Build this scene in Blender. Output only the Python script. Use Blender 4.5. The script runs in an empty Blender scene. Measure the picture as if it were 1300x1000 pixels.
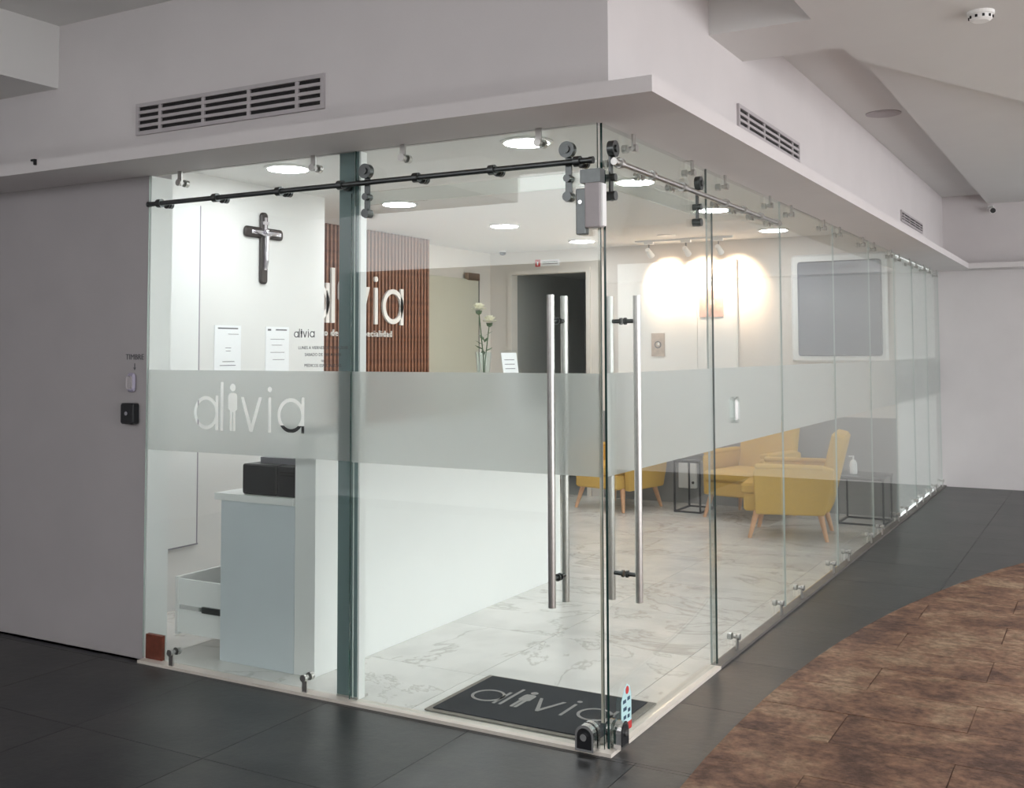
import bpy, math, random
from mathutils import Vector, Matrix
random.seed(7)
S = bpy.context.scene
COL = S.collection

# ------------------------------------------------------------ camera, world, exposure
YAW, PIT, ROLL = .5138, .0516, -.003
cd = bpy.data.cameras.new('camera'); cam = bpy.data.objects.new('camera', cd); COL.objects.link(cam)
fw = Vector((-math.sin(YAW)*math.cos(PIT), math.cos(YAW)*math.cos(PIT), math.sin(PIT)))
rt = Vector((math.cos(YAW), math.sin(YAW), 0)); up = rt.cross(fw)
r2 = rt*math.cos(ROLL)+up*math.sin(ROLL); u2 = -rt*math.sin(ROLL)+up*math.cos(ROLL)
cam.matrix_world = Matrix(((r2.x, u2.x, -fw.x, 1.7963), (r2.y, u2.y, -fw.y, -3.9136), (r2.z, u2.z, -fw.z, 1.5686), (0, 0, 0, 1)))
cd.sensor_fit = 'HORIZONTAL'; cd.sensor_width = 36; cd.lens = 36*1353.1/1300
cd.shift_y = -(500-376.9)/1300; cd.clip_start = .05
S.camera = cam
W = bpy.data.worlds.new('world'); S.world = W; W.use_nodes = True
W.node_tree.nodes['Background'].inputs[0].default_value = (.98, .985, 1, 1)
W.node_tree.nodes['Background'].inputs[1].default_value = 3.7
S.view_settings.view_transform = 'Standard'; S.view_settings.look = 'None'
S.view_settings.exposure = 0.0; S.view_settings.gamma = 1; S.view_settings.use_curve_mapping = False
S.cycles.transparent_max_bounces = 48; S.cycles.max_bounces = 14; S.cycles.transmission_bounces = 12

ROOM_L, LAMP_L, SPOT_W = 2.71, 70.0, 120.0

# ------------------------------------------------------------ materials
def lin(c): return tuple(((v/255)/12.92 if v/255 <= .04045 else ((v/255+.055)/1.055)**2.4) for v in c)+(1,)
def newmat(n):
    m = bpy.data.materials.new(n); m.use_nodes = True
    return m, m.node_tree.nodes, m.node_tree.links, m.node_tree.nodes['Principled BSDF']
def plain(n, rgb, rough=.5, metal=0, spec=.5, noise=0, nscale=20, bump=0, bscale=200):
    m, N, L, b = newmat(n)
    b.inputs['Base Color'].default_value = lin(rgb); b.inputs['Roughness'].default_value = rough
    b.inputs['Metallic'].default_value = metal; b.inputs['Specular IOR Level'].default_value = spec
    tc = N.new('ShaderNodeTexCoord')
    if noise:
        t = N.new('ShaderNodeTexNoise'); t.inputs['Scale'].default_value = nscale; t.inputs['Detail'].default_value = 4
        L.new(tc.outputs['Object'], t.inputs['Vector'])
        r = N.new('ShaderNodeValToRGB')
        a = [max(0, v*(1-noise)) for v in lin(rgb)[:3]]; c = [min(1, v*(1+noise)) for v in lin(rgb)[:3]]
        r.color_ramp.elements[0].position = .3; r.color_ramp.elements[1].position = .7
        r.color_ramp.elements[0].color = (*a, 1); r.color_ramp.elements[1].color = (*c, 1)
        L.new(t.outputs[0], r.inputs[0]); L.new(r.outputs[0], b.inputs['Base Color'])
    if bump:
        t = N.new('ShaderNodeTexNoise'); t.inputs['Scale'].default_value = bscale
        L.new(tc.outputs['Object'], t.inputs['Vector'])
        bp = N.new('ShaderNodeBump'); bp.inputs['Strength'].default_value = bump; bp.inputs['Distance'].default_value = .003
        L.new(t.outputs[0], bp.inputs['Height']); L.new(bp.outputs[0], b.inputs['Normal'])
    return m
def emit(n, rgb, s):
    m, N, L, b = newmat(n)
    b.inputs['Base Color'].default_value = (.8, .8, .8, 1)
    b.inputs['Emission Color'].default_value = lin(rgb); b.inputs['Emission Strength'].default_value = s
    return m
def glass_mat(n, tint, boost=1.0):
    m = bpy.data.materials.new(n); m.use_nodes = True; N = m.node_tree.nodes; L = m.node_tree.links; N.clear()
    o = N.new('ShaderNodeOutputMaterial'); mx = N.new('ShaderNodeMixShader')
    t = N.new('ShaderNodeBsdfTransparent'); t.inputs[0].default_value = tint
    g = N.new('ShaderNodeBsdfGlossy'); g.inputs['Roughness'].default_value = .0; g.inputs['Color'].default_value = (.95, .97, .96, 1)
    geo = N.new('ShaderNodeNewGeometry'); d = N.new('ShaderNodeVectorMath'); d.operation = 'DOT_PRODUCT'
    L.new(geo.outputs['Incoming'], d.inputs[0]); L.new(geo.outputs['Normal'], d.inputs[1])
    def mt(op, a, b=None):
        k = N.new('ShaderNodeMath'); k.operation = op
        for i, v in enumerate((a, b)):
            if v is None: continue
            if isinstance(v, (int, float)): k.inputs[i].default_value = v
            else: L.new(v, k.inputs[i])
        return k.outputs[0]
    ab = mt('ABSOLUTE', d.outputs['Value']); om = mt('SUBTRACT', 1, ab); p5 = mt('POWER', om, 5)
    f = mt('ADD', mt('MULTIPLY', p5, .96), .04); f = mt('MULTIPLY', f, boost)
    L.new(f, mx.inputs[0]); L.new(t.outputs[0], mx.inputs[1]); L.new(g.outputs[0], mx.inputs[2]); L.new(mx.outputs[0], o.inputs[0])
    return m
def film_mat():
    m = bpy.data.materials.new('frosted film'); m.use_nodes = True; N = m.node_tree.nodes; L = m.node_tree.links; N.clear()
    o = N.new('ShaderNodeOutputMaterial'); a = N.new('ShaderNodeMixShader'); c = N.new('ShaderNodeMixShader')
    rf = N.new('ShaderNodeBsdfRefraction'); rf.inputs['Roughness'].default_value = .38; rf.inputs['IOR'].default_value = 1.12; rf.inputs['Color'].default_value = (.97, .975, .97, 1)
    tl = N.new('ShaderNodeBsdfTranslucent'); tl.inputs[0].default_value = lin((236, 238, 237))
    df = N.new('ShaderNodeBsdfDiffuse'); df.inputs[0].default_value = lin((222, 224, 223))
    a.inputs[0].default_value = .38; c.inputs[0].default_value = .22
    L.new(rf.outputs[0], a.inputs[1]); L.new(tl.outputs[0], a.inputs[2])
    L.new(a.outputs[0], c.inputs[1]); L.new(df.outputs[0], c.inputs[2]); L.new(c.outputs[0], o.inputs[0])
    return m
def stone_mat(n, cols, rough, scale, bump, pos=(.3, .5, .7), spec=.5, stretch=(1, 1, 1), rnd=1.0, grain=.12):
    m, N, L, b = newmat(n)
    g = N.new('ShaderNodeNewGeometry'); oi = N.new('ShaderNodeObjectInfo'); sc = N.new('ShaderNodeVectorMath'); sc.operation = 'SCALE'
    sc.inputs[0].default_value = (7*rnd, 13*rnd, 5*rnd); L.new(oi.outputs['Random'], sc.inputs['Scale'])
    ad = N.new('ShaderNodeVectorMath'); L.new(g.outputs['Position'], ad.inputs[0]); L.new(sc.outputs[0], ad.inputs[1])
    ml = N.new('ShaderNodeVectorMath'); ml.operation = 'MULTIPLY'; ml.inputs[1].default_value = stretch; L.new(ad.outputs[0], ml.inputs[0])
    t = N.new('ShaderNodeTexNoise'); t.inputs['Scale'].default_value = scale; t.inputs['Detail'].default_value = 8; t.inputs['Roughness'].default_value = .65
    L.new(ml.outputs[0], t.inputs['Vector'])
    r = N.new('ShaderNodeValToRGB'); r.color_ramp.elements[0].position = pos[0]; r.color_ramp.elements[1].position = pos[2]
    r.color_ramp.elements[0].color = lin(cols[0]); r.color_ramp.elements[1].color = lin(cols[2])
    e = r.color_ramp.elements.new(pos[1]); e.color = lin(cols[1])
    L.new(t.outputs[0], r.inputs[0]); L.new(r.outputs[0], b.inputs['Base Color'])
    t2 = N.new('ShaderNodeTexNoise'); t2.inputs['Scale'].default_value = scale*9; t2.inputs['Detail'].default_value = 10; t2.inputs['Roughness'].default_value = .7
    L.new(ml.outputs[0], t2.inputs['Vector'])
    gr = N.new('ShaderNodeValToRGB'); gr.color_ramp.elements[0].position = .36; gr.color_ramp.elements[1].position = .62
    gr.color_ramp.elements[0].color = (1-grain, 1-grain, 1-grain, 1); gr.color_ramp.elements[1].color = (1, 1, 1, 1)
    gm = N.new('ShaderNodeMix'); gm.data_type = 'RGBA'; gm.blend_type = 'MULTIPLY'; gm.inputs[0].default_value = 1
    L.new(t2.outputs[0], gr.inputs[0]); L.new(r.outputs[0], gm.inputs[6]); L.new(gr.outputs[0], gm.inputs[7]); L.new(gm.outputs[2], b.inputs['Base Color'])
    bp = N.new('ShaderNodeBump'); bp.inputs['Strength'].default_value = bump; bp.inputs['Distance'].default_value = .006
    L.new(t2.outputs[0], bp.inputs['Height']); L.new(bp.outputs[0], b.inputs['Normal'])
    b.inputs['Roughness'].default_value = rough; b.inputs['Specular IOR Level'].default_value = spec
    return m
def marble_mat():
    m, N, L, b = newmat('white marble tile')
    g = N.new('ShaderNodeNewGeometry'); oi = N.new('ShaderNodeObjectInfo'); sc = N.new('ShaderNodeVectorMath'); sc.operation = 'SCALE'
    sc.inputs[0].default_value = (9, 17, 3); L.new(oi.outputs['Random'], sc.inputs['Scale'])
    ad = N.new('ShaderNodeVectorMath'); L.new(g.outputs['Position'], ad.inputs[0]); L.new(sc.outputs[0], ad.inputs[1])
    n1 = N.new('ShaderNodeTexNoise'); n1.inputs['Scale'].default_value = .8; n1.inputs['Detail'].default_value = 7; n1.inputs['Roughness'].default_value = .62; n1.inputs['Distortion'].default_value = .7
    L.new(ad.outputs[0], n1.inputs['Vector'])
    r = N.new('ShaderNodeValToRGB'); el = r.color_ramp.elements
    el[0].position = .488; el[0].color = lin((232, 230, 226)); el[1].position = .512; el[1].color = lin((230, 228, 224))
    e = el.new(.5); e.color = lin((202, 198, 192))
    L.new(n1.outputs[0], r.inputs[0])
    n2 = N.new('ShaderNodeTexNoise'); n2.inputs['Scale'].default_value = 3; n2.inputs['Detail'].default_value = 5; L.new(ad.outputs[0], n2.inputs['Vector'])
    r2_ = N.new('ShaderNodeValToRGB'); r2_.color_ramp.elements[0].position = .35; r2_.color_ramp.elements[0].color = (.86, .86, .86, 1)
    r2_.color_ramp.elements[1].position = .6; r2_.color_ramp.elements[1].color = (1, 1, 1, 1); L.new(n2.outputs[0], r2_.inputs[0])
    mx = N.new('ShaderNodeMix'); mx.data_type = 'RGBA'; mx.blend_type = 'MULTIPLY'; mx.inputs[0].default_value = 1
    L.new(r.outputs[0], mx.inputs[6]); L.new(r2_.outputs[0], mx.inputs[7]); L.new(mx.outputs[2], b.inputs['Base Color'])
    b.inputs['Roughness'].default_value = .22
    return m

M = dict(
    outer=plain('corridor paint', (209, 204, 204), .8, noise=.02, nscale=3, bump=.1, bscale=90),
    mauve=plain('grey mauve paint', (170, 165, 166), .85, noise=.03, nscale=3, bump=.15, bscale=90),
    ceil=plain('ceiling paint', (216, 215, 213), .9, noise=.01, nscale=3),
    inner=plain('warm white paint', (232, 231, 229), .8, noise=.015, nscale=3),
    beige=plain('beige paint', (220, 214, 207), .8, noise=.015, nscale=3),
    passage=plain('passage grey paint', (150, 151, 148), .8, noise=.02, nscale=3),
    white=plain('white lacquer', (238, 239, 238), .4, noise=.01, nscale=4),
    bluegrey=plain('pale grey laminate', (212, 219, 224), .5, noise=.02, nscale=5),
    marble=marble_mat(), grout=plain('marble grout', (178, 174, 168), .9, noise=.05, nscale=30),
    slate=stone_mat('dark slate tile', ((28, 30, 32), (42, 43, 44), (58, 57, 56)), .36, 2.2, .25, spec=.45),
    slategrout=plain('slate grout', (46, 46, 46), .95, noise=.1, nscale=30),
    brown=stone_mat('brown flagstone', ((98, 74, 64), (142, 108, 88), (172, 146, 120)), .7, 2.3, 1.0, (.36, .5, .64), .25, (1.1, 1.25, 1), .04, .55),
    browngrout=plain('brown joint', (96, 73, 61), .95, noise=.2, nscale=20),
    glass=glass_mat('clear glass', (.965, .985, .975, 1)), edge=plain('green glass edge', (30, 58, 54), .15, spec=.6),
    film=film_mat(), silicone=plain('pale joint silicone', (176, 186, 182), .35, noise=.03, nscale=20), steel=plain('brushed steel', (198, 196, 193), .32, 1, noise=.06, nscale=60),
    chrome=plain('polished chrome', (214, 214, 214), .1, 1, noise=.02, nscale=10),
    dsteel=plain('dark steel', (104, 107, 107), .33, 1, noise=.06, nscale=40),
    post=plain('grey green painted steel', (112, 132, 134), .5, noise=.03, nscale=5),
    black=plain('black plastic', (24, 25, 28), .4, noise=.1, nscale=40),
    dgrey=plain('painted cavity shade', (30, 28, 28), .9, noise=.1, nscale=20),  # near-black colour standing in for the shade inside openings and slots
    grille=plain('grey grille paint', (178, 172, 174), .55, noise=.03, nscale=20),
    slat=plain('walnut slat', (134, 88, 66), .5, noise=.25, nscale=25), slatback=plain('dark slat backing', (48, 30, 25), .8, noise=.1, nscale=20),
    signw=plain('white acrylic letters', (244, 240, 236), .4, noise=.01, nscale=10),
    yellow=plain('mustard fabric', (206, 168, 86), .9, noise=.06, nscale=120, bump=.5, bscale=500),
    legwood=plain('light beech', (214, 166, 128), .5, noise=.1, nscale=30),
    paper=plain('white paper', (246, 247, 249), .6, noise=.01, nscale=30), ink=plain('grey ink', (92, 92, 96), .7, noise=.05, nscale=30),
    wood=plain('dark cross wood', (52, 44, 42), .45, noise=.2, nscale=30), silver=plain('silver', (222, 218, 224), .25, 1, noise=.05, nscale=30),
    mat=plain('charcoal mat pile', (36, 40, 46), .95, noise=.25, nscale=160, bump=.8, bscale=400), matedge=plain('grey mat rubber', (136, 130, 122), .8, noise=.1, nscale=40),
    matlogo=plain('grey mat lettering', (150, 148, 146), .9, noise=.15, nscale=160),
    petal=plain('cream petals', (244, 240, 220), .7, noise=.04, nscale=40), stem=plain('green stem', (84, 104, 74), .6, noise=.15, nscale=40),
    vase=glass_mat('vase glass', (.93, .95, .94, 1), 1.6), acrylic=glass_mat('acrylic', (.97, .98, .98, 1), 1.3),
    lampw=plain('white lamp trim', (240, 240, 238), .4, noise=.01, nscale=10), lamp=emit('lamp diffuser', (250, 252, 255), LAMP_L),
    spotlens=emit('spot lens', (255, 214, 170), 12), greyglass=plain('grey window pane', (140, 143, 150), .12, spec=.8, noise=.03, nscale=2),
    red=plain('red print', (196, 58, 56), .6, noise=.04, nscale=20), teal=plain('pale turquoise print', (190, 224, 226), .5, noise=.05, nscale=30),
    navy=plain('dark print', (40, 74, 96), .6, noise=.05, nscale=30), green=plain('green plastic', (64, 170, 128), .4, noise=.05, nscale=20),
    terracotta=plain('red brown tile', (124, 56, 38), .5, noise=.2, nscale=40), canvas=plain('white canvas', (240, 238, 234), .8, noise=.01, nscale=40),
    taupe=plain('taupe print', (188, 172, 158), .7, noise=.15, nscale=25), rose=plain('rose print', (214, 176, 168), .7, noise=.15, nscale=25),
    doorglass=plain('satin partition glass', (198, 196, 180), .3, noise=.02, nscale=3), bronze=plain('bronze hinge', (150, 126, 108), .35, 1, noise=.05, nscale=30),
    seal=plain('milky seal strip', (222, 214, 200), .4, noise=.02, nscale=10), lilac=plain('lilac grey plastic', (168, 162, 182), .4, noise=.03, nscale=20),
    printgrey=plain('printer grey', (150, 148, 156), .5, noise=.04, nscale=20), darksill=plain('dark stone sill', (92, 88, 84), .5, noise=.12, nscale=12), lowerband=plain('grey wall band', (150, 149, 148), .7, noise=.06, nscale=4), threshold=plain('pale stone sill', (214, 206, 196), .4, noise=.05, nscale=8),
)

# ------------------------------------------------------------ mesh helpers
class MB:
    def __init__(s): s.v = []; s.f = []; s.m = []
    def add(s, vs, fs, mi=0):
        b = len(s.v); s.v += [Vector(q) for q in vs]; s.f += [tuple(b+i for i in f) for f in fs]; s.m += [mi]*len(fs); return s
    def box(s, x0, x1, y0, y1, z0, z1, mi=0, mis=None):
        vs = [(x0, y0, z0), (x1, y0, z0), (x1, y1, z0), (x0, y1, z0), (x0, y0, z1), (x1, y0, z1), (x1, y1, z1), (x0, y1, z1)]
        fs = [(0, 3, 2, 1), (4, 5, 6, 7), (0, 1, 5, 4), (1, 2, 6, 5), (2, 3, 7, 6), (3, 0, 4, 7)]
        s.add(vs, fs, mi)
        if mis: s.m[-6:] = mis
        return s
    def rbox(s, x0, x1, y0, y1, z0, z1, r, seg=3, axis='z'):
        # box with rounded edges round one axis plus chamfered rims
        def ring(a0, a1, b0, b1, rr):
            pts = []
            for (ca, cb, st) in ((a1-rr, b1-rr, 0), (a0+rr, b1-rr, 90), (a0+rr, b0+rr, 180), (a1-rr, b0+rr, 270)):
                for k in range(seg+1):
                    t = math.radians(st+90*k/seg); pts.append((ca+rr*math.cos(t), cb+rr*math.sin(t)))
            return pts
        d = {'z': (x0, x1, y0, y1, z0, z1), 'y': (z0, z1, x0, x1, y0, y1), 'x': (y0, y1, z0, z1, x0, x1)}[axis]
        a0, a1, b0, b1, c0, c1 = d; ch = r*.5
        lv = [(ch, c0), (0, c0+ch), (0, c1-ch), (ch, c1)]; vs = []; n = 4*(seg+1)
        for ins, c in lv:
            for (a, b) in ring(a0+ins, a1-ins, b0+ins, b1-ins, max(r-ins, 1e-4)):
                vs.append({'z': (a, b, c), 'y': (b, c, a), 'x': (c, a, b)}[axis])
        fs = [tuple(reversed(range(n)))]
        for l in range(3):
            for i in range(n):
                j = (i+1) % n; fs.append((l*n+i, l*n+j, (l+1)*n+j, (l+1)*n+i))
        fs.append(tuple(range(3*n, 4*n)))
        return s.add(vs, fs)
    def tube(s, p, q, r, r1=None, n=12, mi=0):
        p = Vector(p); q = Vector(q); r1 = r if r1 is None else r1
        d = (q-p).normalized(); a = d.orthogonal().normalized(); b = d.cross(a); vs = []
        for c, rr in ((p, r), (q, r1)):
            for i in range(n):
                t = 2*math.pi*i/n; vs.append(c+a*rr*math.cos(t)+b*rr*math.sin(t))
        fs = [(i, (i+1) % n, n+(i+1) % n, n+i) for i in range(n)]+[tuple(reversed(range(n))), tuple(range(n, 2*n))]
        return s.add(vs, fs, mi)
    def lathe(s, prof, c, n=24, axis=(0, 0, 1)):
        ax = Vector(axis).normalized(); a = ax.orthogonal().normalized(); b = ax.cross(a); c = Vector(c); vs = []
        for r, h in prof:
            for i in range(n):
                t = 2*math.pi*i/n; vs.append(c+ax*h+a*r*math.cos(t)+b*r*math.sin(t))
        fs = []
        for l in range(len(prof)-1):
            for i in range(n):
                j = (i+1) % n; fs.append((l*n+i, l*n+j, (l+1)*n+j, (l+1)*n+i))
        fs += [tuple(reversed(range(n))), tuple(range((len(prof)-1)*n, len(prof)*n))]
        return s.add(vs, fs)
    def prism(s, poly, o, u, v, n, d, mi=0):
        o, u, v, n = map(Vector, (o, u, v, n)); k = len(poly)
        if sum(poly[i-1][0]*poly[i][1]-poly[i][0]*poly[i-1][1] for i in range(k))*u.cross(v).dot(n)*d < 0: poly = list(reversed(poly))
        vs = [o+u*a+v*b for a, b in poly]+[o+u*a+v*b+n*d for a, b in poly]
        fs = [tuple(reversed(range(k))), tuple(range(k, 2*k))]+[(i, (i+1) % k, k+(i+1) % k, k+i) for i in range(k)]
        return s.add(vs, fs, mi)
    def annulus(s, c, ro, ri, o, u, v, n, d, seg=36, sx=1):
        o, u, v, n = map(Vector, (o, u, v, n)); vs = []
        for h in (0, d):
            for rr in (ro, ri):
                for i in range(seg):
                    t = 2*math.pi*i/seg; vs.append(o+u*(c[0]+sx*rr*math.cos(t))+v*(c[1]+rr*math.sin(t))+n*h)
        A, B, C, D = 0, seg, 2*seg, 3*seg; fs = []
        for i in range(seg):
            j = (i+1) % seg
            fs += [(A+i, B+i, B+j, A+j), (C+i, C+j, D+j, D+i), (A+i, A+j, C+j, C+i), (B+j, B+i, D+i, D+j)]
        return s.add(vs, fs)
    def build(s, name, mats, parent=None, org=None, smooth=False):
        if org is None:
            org = Vector((0, 0, 0)); p = parent
            while p is not None: org = org+p.location; p = p.parent
        me = bpy.data.meshes.new(name); me.from_pydata([tuple(q-Vector(org)) for q in s.v], [], s.f)
        for m in (mats if isinstance(mats, (list, tuple)) else [mats]): me.materials.append(m)
        me.polygons.foreach_set('material_index', s.m)
        me.update()
        ob = bpy.data.objects.new(name, me); COL.objects.link(ob)
        if parent is not None: ob.parent = parent
        else: ob.location = org
        if smooth:
            me.polygons.foreach_set('use_smooth', [True]*len(me.polygons))
            try: me.set_sharp_from_angle(angle=math.radians(40))
            except Exception: pass
        return ob
def tag(o, label, cat, group=None):
    o['label'] = label; o['category'] = cat
    if group: o['group'] = group
    return o
def thing(name, label, cat, loc=(0, 0, 0), group=None):
    o = bpy.data.objects.new(name, None); COL.objects.link(o); o.location = loc; o.empty_display_size = .1
    return tag(o, label, cat, group)
def struct(name, mb, mat, label=None):
    o = mb.build(name, mat); o['kind'] = 'structure'
    if label: o['label'] = label
    return o
def copy_tree(o, parent=None):
    c = o.copy(); COL.objects.link(c); c.parent = parent
    for ch in list(o.children): copy_tree(ch, c)
    return c
def clip(poly, inside, cut):
    out = []
    for i in range(len(poly)):
        a, b = poly[i], poly[(i+1) % len(poly)]
        ia, ib = inside(a), inside(b)
        if ia: out.append(a)
        if ia != ib: out.append(cut(a, b))
    return out
X, Y, Z = Vector((1, 0, 0)), Vector((0, 1, 0)), Vector((0, 0, 1))

# logo strokes in units of the word's full width
def logo(mb, o, u, v, n, w, d, bold=1.0):
    u = Vector(u)*w; v = Vector(v)*w; n = Vector(n); t = .0125*bold
    def A(x0):
        R = .115; mb.annulus((x0+R, R+.005), R, R-2*t, o, u, v, n, d)
        mb.prism([(x0+2*R-2*t, 0), (x0+2*R, 0), (x0+2*R, .24), (x0+2*R-2*t, .24)], o, u, v, n, d)
    def R_(x0, x1, y0, y1): mb.prism([(x0, y0), (x1, y0), (x1, y1), (x0, y1)], o, u, v, n, d)
    def disc(cx, cy, r): mb.prism([(cx+r*math.cos(2*math.pi*i/20), cy+r*math.sin(2*math.pi*i/20)) for i in range(20)], o, u, v, n, d)
    A(0); R_(.265-t, .265+t, 0, .335)
    disc(.365, .298, .026)
    half = [(.010, .262), (.034, .256), (.042, .235), (.042, .150), (.030, .140), (.026, .145), (.026, .01), (.022, 0), (.0045, 0), (.0035, .13)]
    mb.prism([(.365+a, b) for a, b in half]+[(.365-a, b) for a, b in reversed(half)], o, u, v, n, d)
    mb.prism([(.44, .235), (.44+2.2*t, .235), (.535, .05), (.63-2.2*t, .235), (.63, .235), (.535+t, 0), (.535-t, 0)], o, u, v, n, d)
    R_(.70-t, .70+t, 0, .235); disc(.70, .29, .018)
    A(.77)
    return mb
def text_mesh(name, body, size, o, u, v, n, mat, parent, spacing=1.0, align='CENTER', thick=.0015):
    cu = bpy.data.curves.new('text', 'FONT'); cu.body = body; cu.size = size; cu.align_x = align; cu.space_character = spacing
    cu.extrude = thick/2; cu.resolution_u = 2
    t = bpy.data.objects.new('text', cu); COL.objects.link(t)
    me = bpy.data.meshes.new_from_object(t.evaluated_get(bpy.context.evaluated_depsgraph_get()))
    bpy.data.objects.remove(t); bpy.data.curves.remove(cu)
    o, u, v, n = map(Vector, (o, u, v, n)); org = Vector((0, 0, 0)); p = parent
    while p is not None: org = org+p.location; p = p.parent
    for vt in me.vertices: vt.co = o+u*vt.co.x+v*vt.co.y+n*vt.co.z-org
    me.materials.clear(); me.materials.append(mat); me.name = name
    ob = bpy.data.objects.new(name, me); COL.objects.link(ob); ob.parent = parent
    return ob

# ------------------------------------------------------------ setting: floors
def tile_floor(name, base_mb, base_mat, tile_name, tile_mat, x0, y0, sx, sy, bx, by, ztop, th, gap=.003, jitter=0, clipper=None, label=None):
    fl = struct(name, base_mb, base_mat, label)
    cache = {}; nx = math.ceil((bx[1]-x0)/sx)+1; ny = math.ceil((by[1]-y0)/sy)+1
    for i in range(math.floor((bx[0]-x0)/sx), nx):
        for j in range(math.floor((by[0]-y0)/sy), ny):
            off = (j % 2)*sx*.5 if jitter else 0
            a0, a1 = max(x0+i*sx+off, bx[0])+gap, min(x0+(i+1)*sx+off, bx[1])-gap
            b0, b1 = max(y0+j*sy, by[0])+gap, min(y0+(j+1)*sy, by[1])-gap
            if a1-a0 < .02 or b1-b0 < .02: continue
            poly = [(a0, b0), (a1, b0), (a1, b1), (a0, b1)]
            if clipper:
                jr = random.Random(i*91+j); poly = [(a0+jr.uniform(0, .0035), b0+jr.uniform(0, .0035)), ((a0+a1)/2, b0+jr.uniform(0, .0035)), (a1-jr.uniform(0, .0035), b0+jr.uniform(0, .0035)), (a1-jr.uniform(0, .0035), b1-jr.uniform(0, .0035)), ((a0+a1)/2, b1-jr.uniform(0, .0035)), (a0+jr.uniform(0, .0035), b1-jr.uniform(0, .0035))]
                poly = clipper(poly)
                if len(poly) < 3: continue
            cx, cy = (a0+a1)/2, (b0+b1)/2; dz = random.uniform(-jitter, jitter)
            key = tuple((round(p[0]-cx, 4), round(p[1]-cy, 4)) for p in poly)
            if key not in cache:
                o = MB().prism([(p[0]-cx, p[1]-cy) for p in poly], (0, 0, ztop-th), X, Y, Z, th).build(tile_name, tile_mat, org=(0, 0, 0))
                cache[key] = o
            else:
                o = cache[key].copy(); COL.objects.link(o)
            o.parent = fl; o.location = (cx, cy, dz)
    return fl
tile_floor('floor_room', MB().box(-4.75, .02, 0, 6.75, -.06, -.003), M['grout'], 'tile', M['marble'],
           -.95-.8*5, .6-.8, .8, .8, (-4.7, 0), (.0, 6.7), 0, .02, .0015, label='white veined marble tile floor of the room')
SL_MIN = (-6, -5.2)
tile_floor('floor_corridor', MB().box(-6, 7.5, -5.6, 0, -.1, -.026).box(.0, 7.5, 0, 9.6, -.1, -.026), M['slategrout'], 'slate_tile', M['slate'],
           -1.35-.75*5, -.06-.75*8, .75, .75, (-6, 1.9), (-5.0, -.035), -.012, .02, .0012, label='dark slate tile floor outside the glass')
sl = [o for o in COL.objects if o.name == 'floor_corridor'][0]
for j in range(13):                                   # slate strip beside the right glass
    for (a0, a1) in ((.035, .75), (.75, 1.5), (1.5, 2.25)):
        b0, b1 = -.035+j*.75, min(-.035+(j+1)*.75, 9.5)
        if b1-b0 < .05: continue
        o = MB().box(a0+.0012, a1-.0012, b0+.0012, b1-.0012, -.032, -.012).build('slate_tile', M['slate'], sl)
MB().box(-6, -2.602, -.037, .0, -.032, -.012).build('slate_tile', M['slate'], sl)
CX, CY, CR = 12.70, .55, 12.335
def arc_clip(poly):
    def ins(p): return (p[0]-CX)**2+(p[1]-CY)**2 < CR*CR
    def cut(a, b):
        lo, hi = (a, b) if ins(a) else (b, a)
        for _ in range(30):
            m = ((lo[0]+hi[0])/2, (lo[1]+hi[1])/2)
            if ins(m): lo = m
            else: hi = m
        return lo
    return clip(poly, ins, cut)
disc = [(CX+(CR)*math.cos(math.radians(180-26+52*i/60)), CY+(CR)*math.sin(math.radians(180-26+52*i/60))) for i in range(61)]
disc = [p for p in disc if -4.6 < p[1] < 5.9]
base = [(6.5, disc[-1][1])]+list(reversed(disc))+[(6.5, disc[0][1])]
tile_floor('floor_walkway', MB().prism(base, (0, 0, -.0119), X, Y, Z, .006), M['browngrout'], 'flagstone', M['brown'],
           -.2, .515-.38*14, .95, .38, (-.2, 6.4), (-4.0, 5.6), -.0015, .0045, .0005, .0012, arc_clip, 'rough brown flagstone walkway with a curved edge')
struct('trim_1', MB().box(-2.6, .045, -.035, .03, -.03, .002).box(-.03, .045, .03, 1.3, -.03, .002), M['threshold'], 'pale stone sill under the glass doors')
struct('trim_5', MB().box(-.012, .045, 1.3, 9.5, -.03, .002), M['darksill'], 'dark stone sill under the right fixed panels')
struct('trim_4', MB().box(-2.601, -2.592, .008, .152, 0, 2.5), M['white'], 'white jamb lining at the end of the grey wall')

# ------------------------------------------------------------ setting: walls and ceilings
struct('wall_left', MB().box(-6, -2.6, 0, .15, -.1, 2.55), M['mauve'], 'grey mauve wall left of the glass')
up_ = MB().box(-6, .07, -.07, .03, 2.53, 3.42).box(-.03, .07, .03, 9.5, 2.53, 3.42)
struct('wall_upper', up_, M['outer'], 'pale wall above the glass with air grilles')
L_ = [(-6, -.38), (.38, -.38), (.38, 9.15), (6, 9.15), (6, 9.5), (-.03, 9.5), (-.03, .03), (-6, .03)]
struct('trim_2', MB().prism(L_, (0, 0, 2.5), X, Y, Z, .06), M['outer'], 'projecting ledge running above the glass')
struct('wall_end', MB().box(-.1, 7, 9.5, 9.65, -.1, 3.5), M['outer'], 'white wall closing the corridor')
struct('wall_unseen_behind', MB().box(-6.1, 7, -6.2, -6.0, -.1, 2.5), M['passage'], 'unseen grey wall added to limit light and reflections')  # added out of view to cut light and veil on the left glass
struct('wall_corridor_end', MB().box(-6.1, -6, -6.2, .1, -.1, 3.5), M['mauve'], 'grey wall at the corridor left end')
struct('ceiling_corridor', MB().box(-6.1, 4.6, -5.2, 9.6, 3.38, 3.48), M['ceil'], 'pale corridor ceiling')
struct('ceiling_beam', MB().box(-6, -3.25, -5.2, -.07, 3.03, 3.38), M['ceil'], 'boxed ceiling beam by the left wall')
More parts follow.
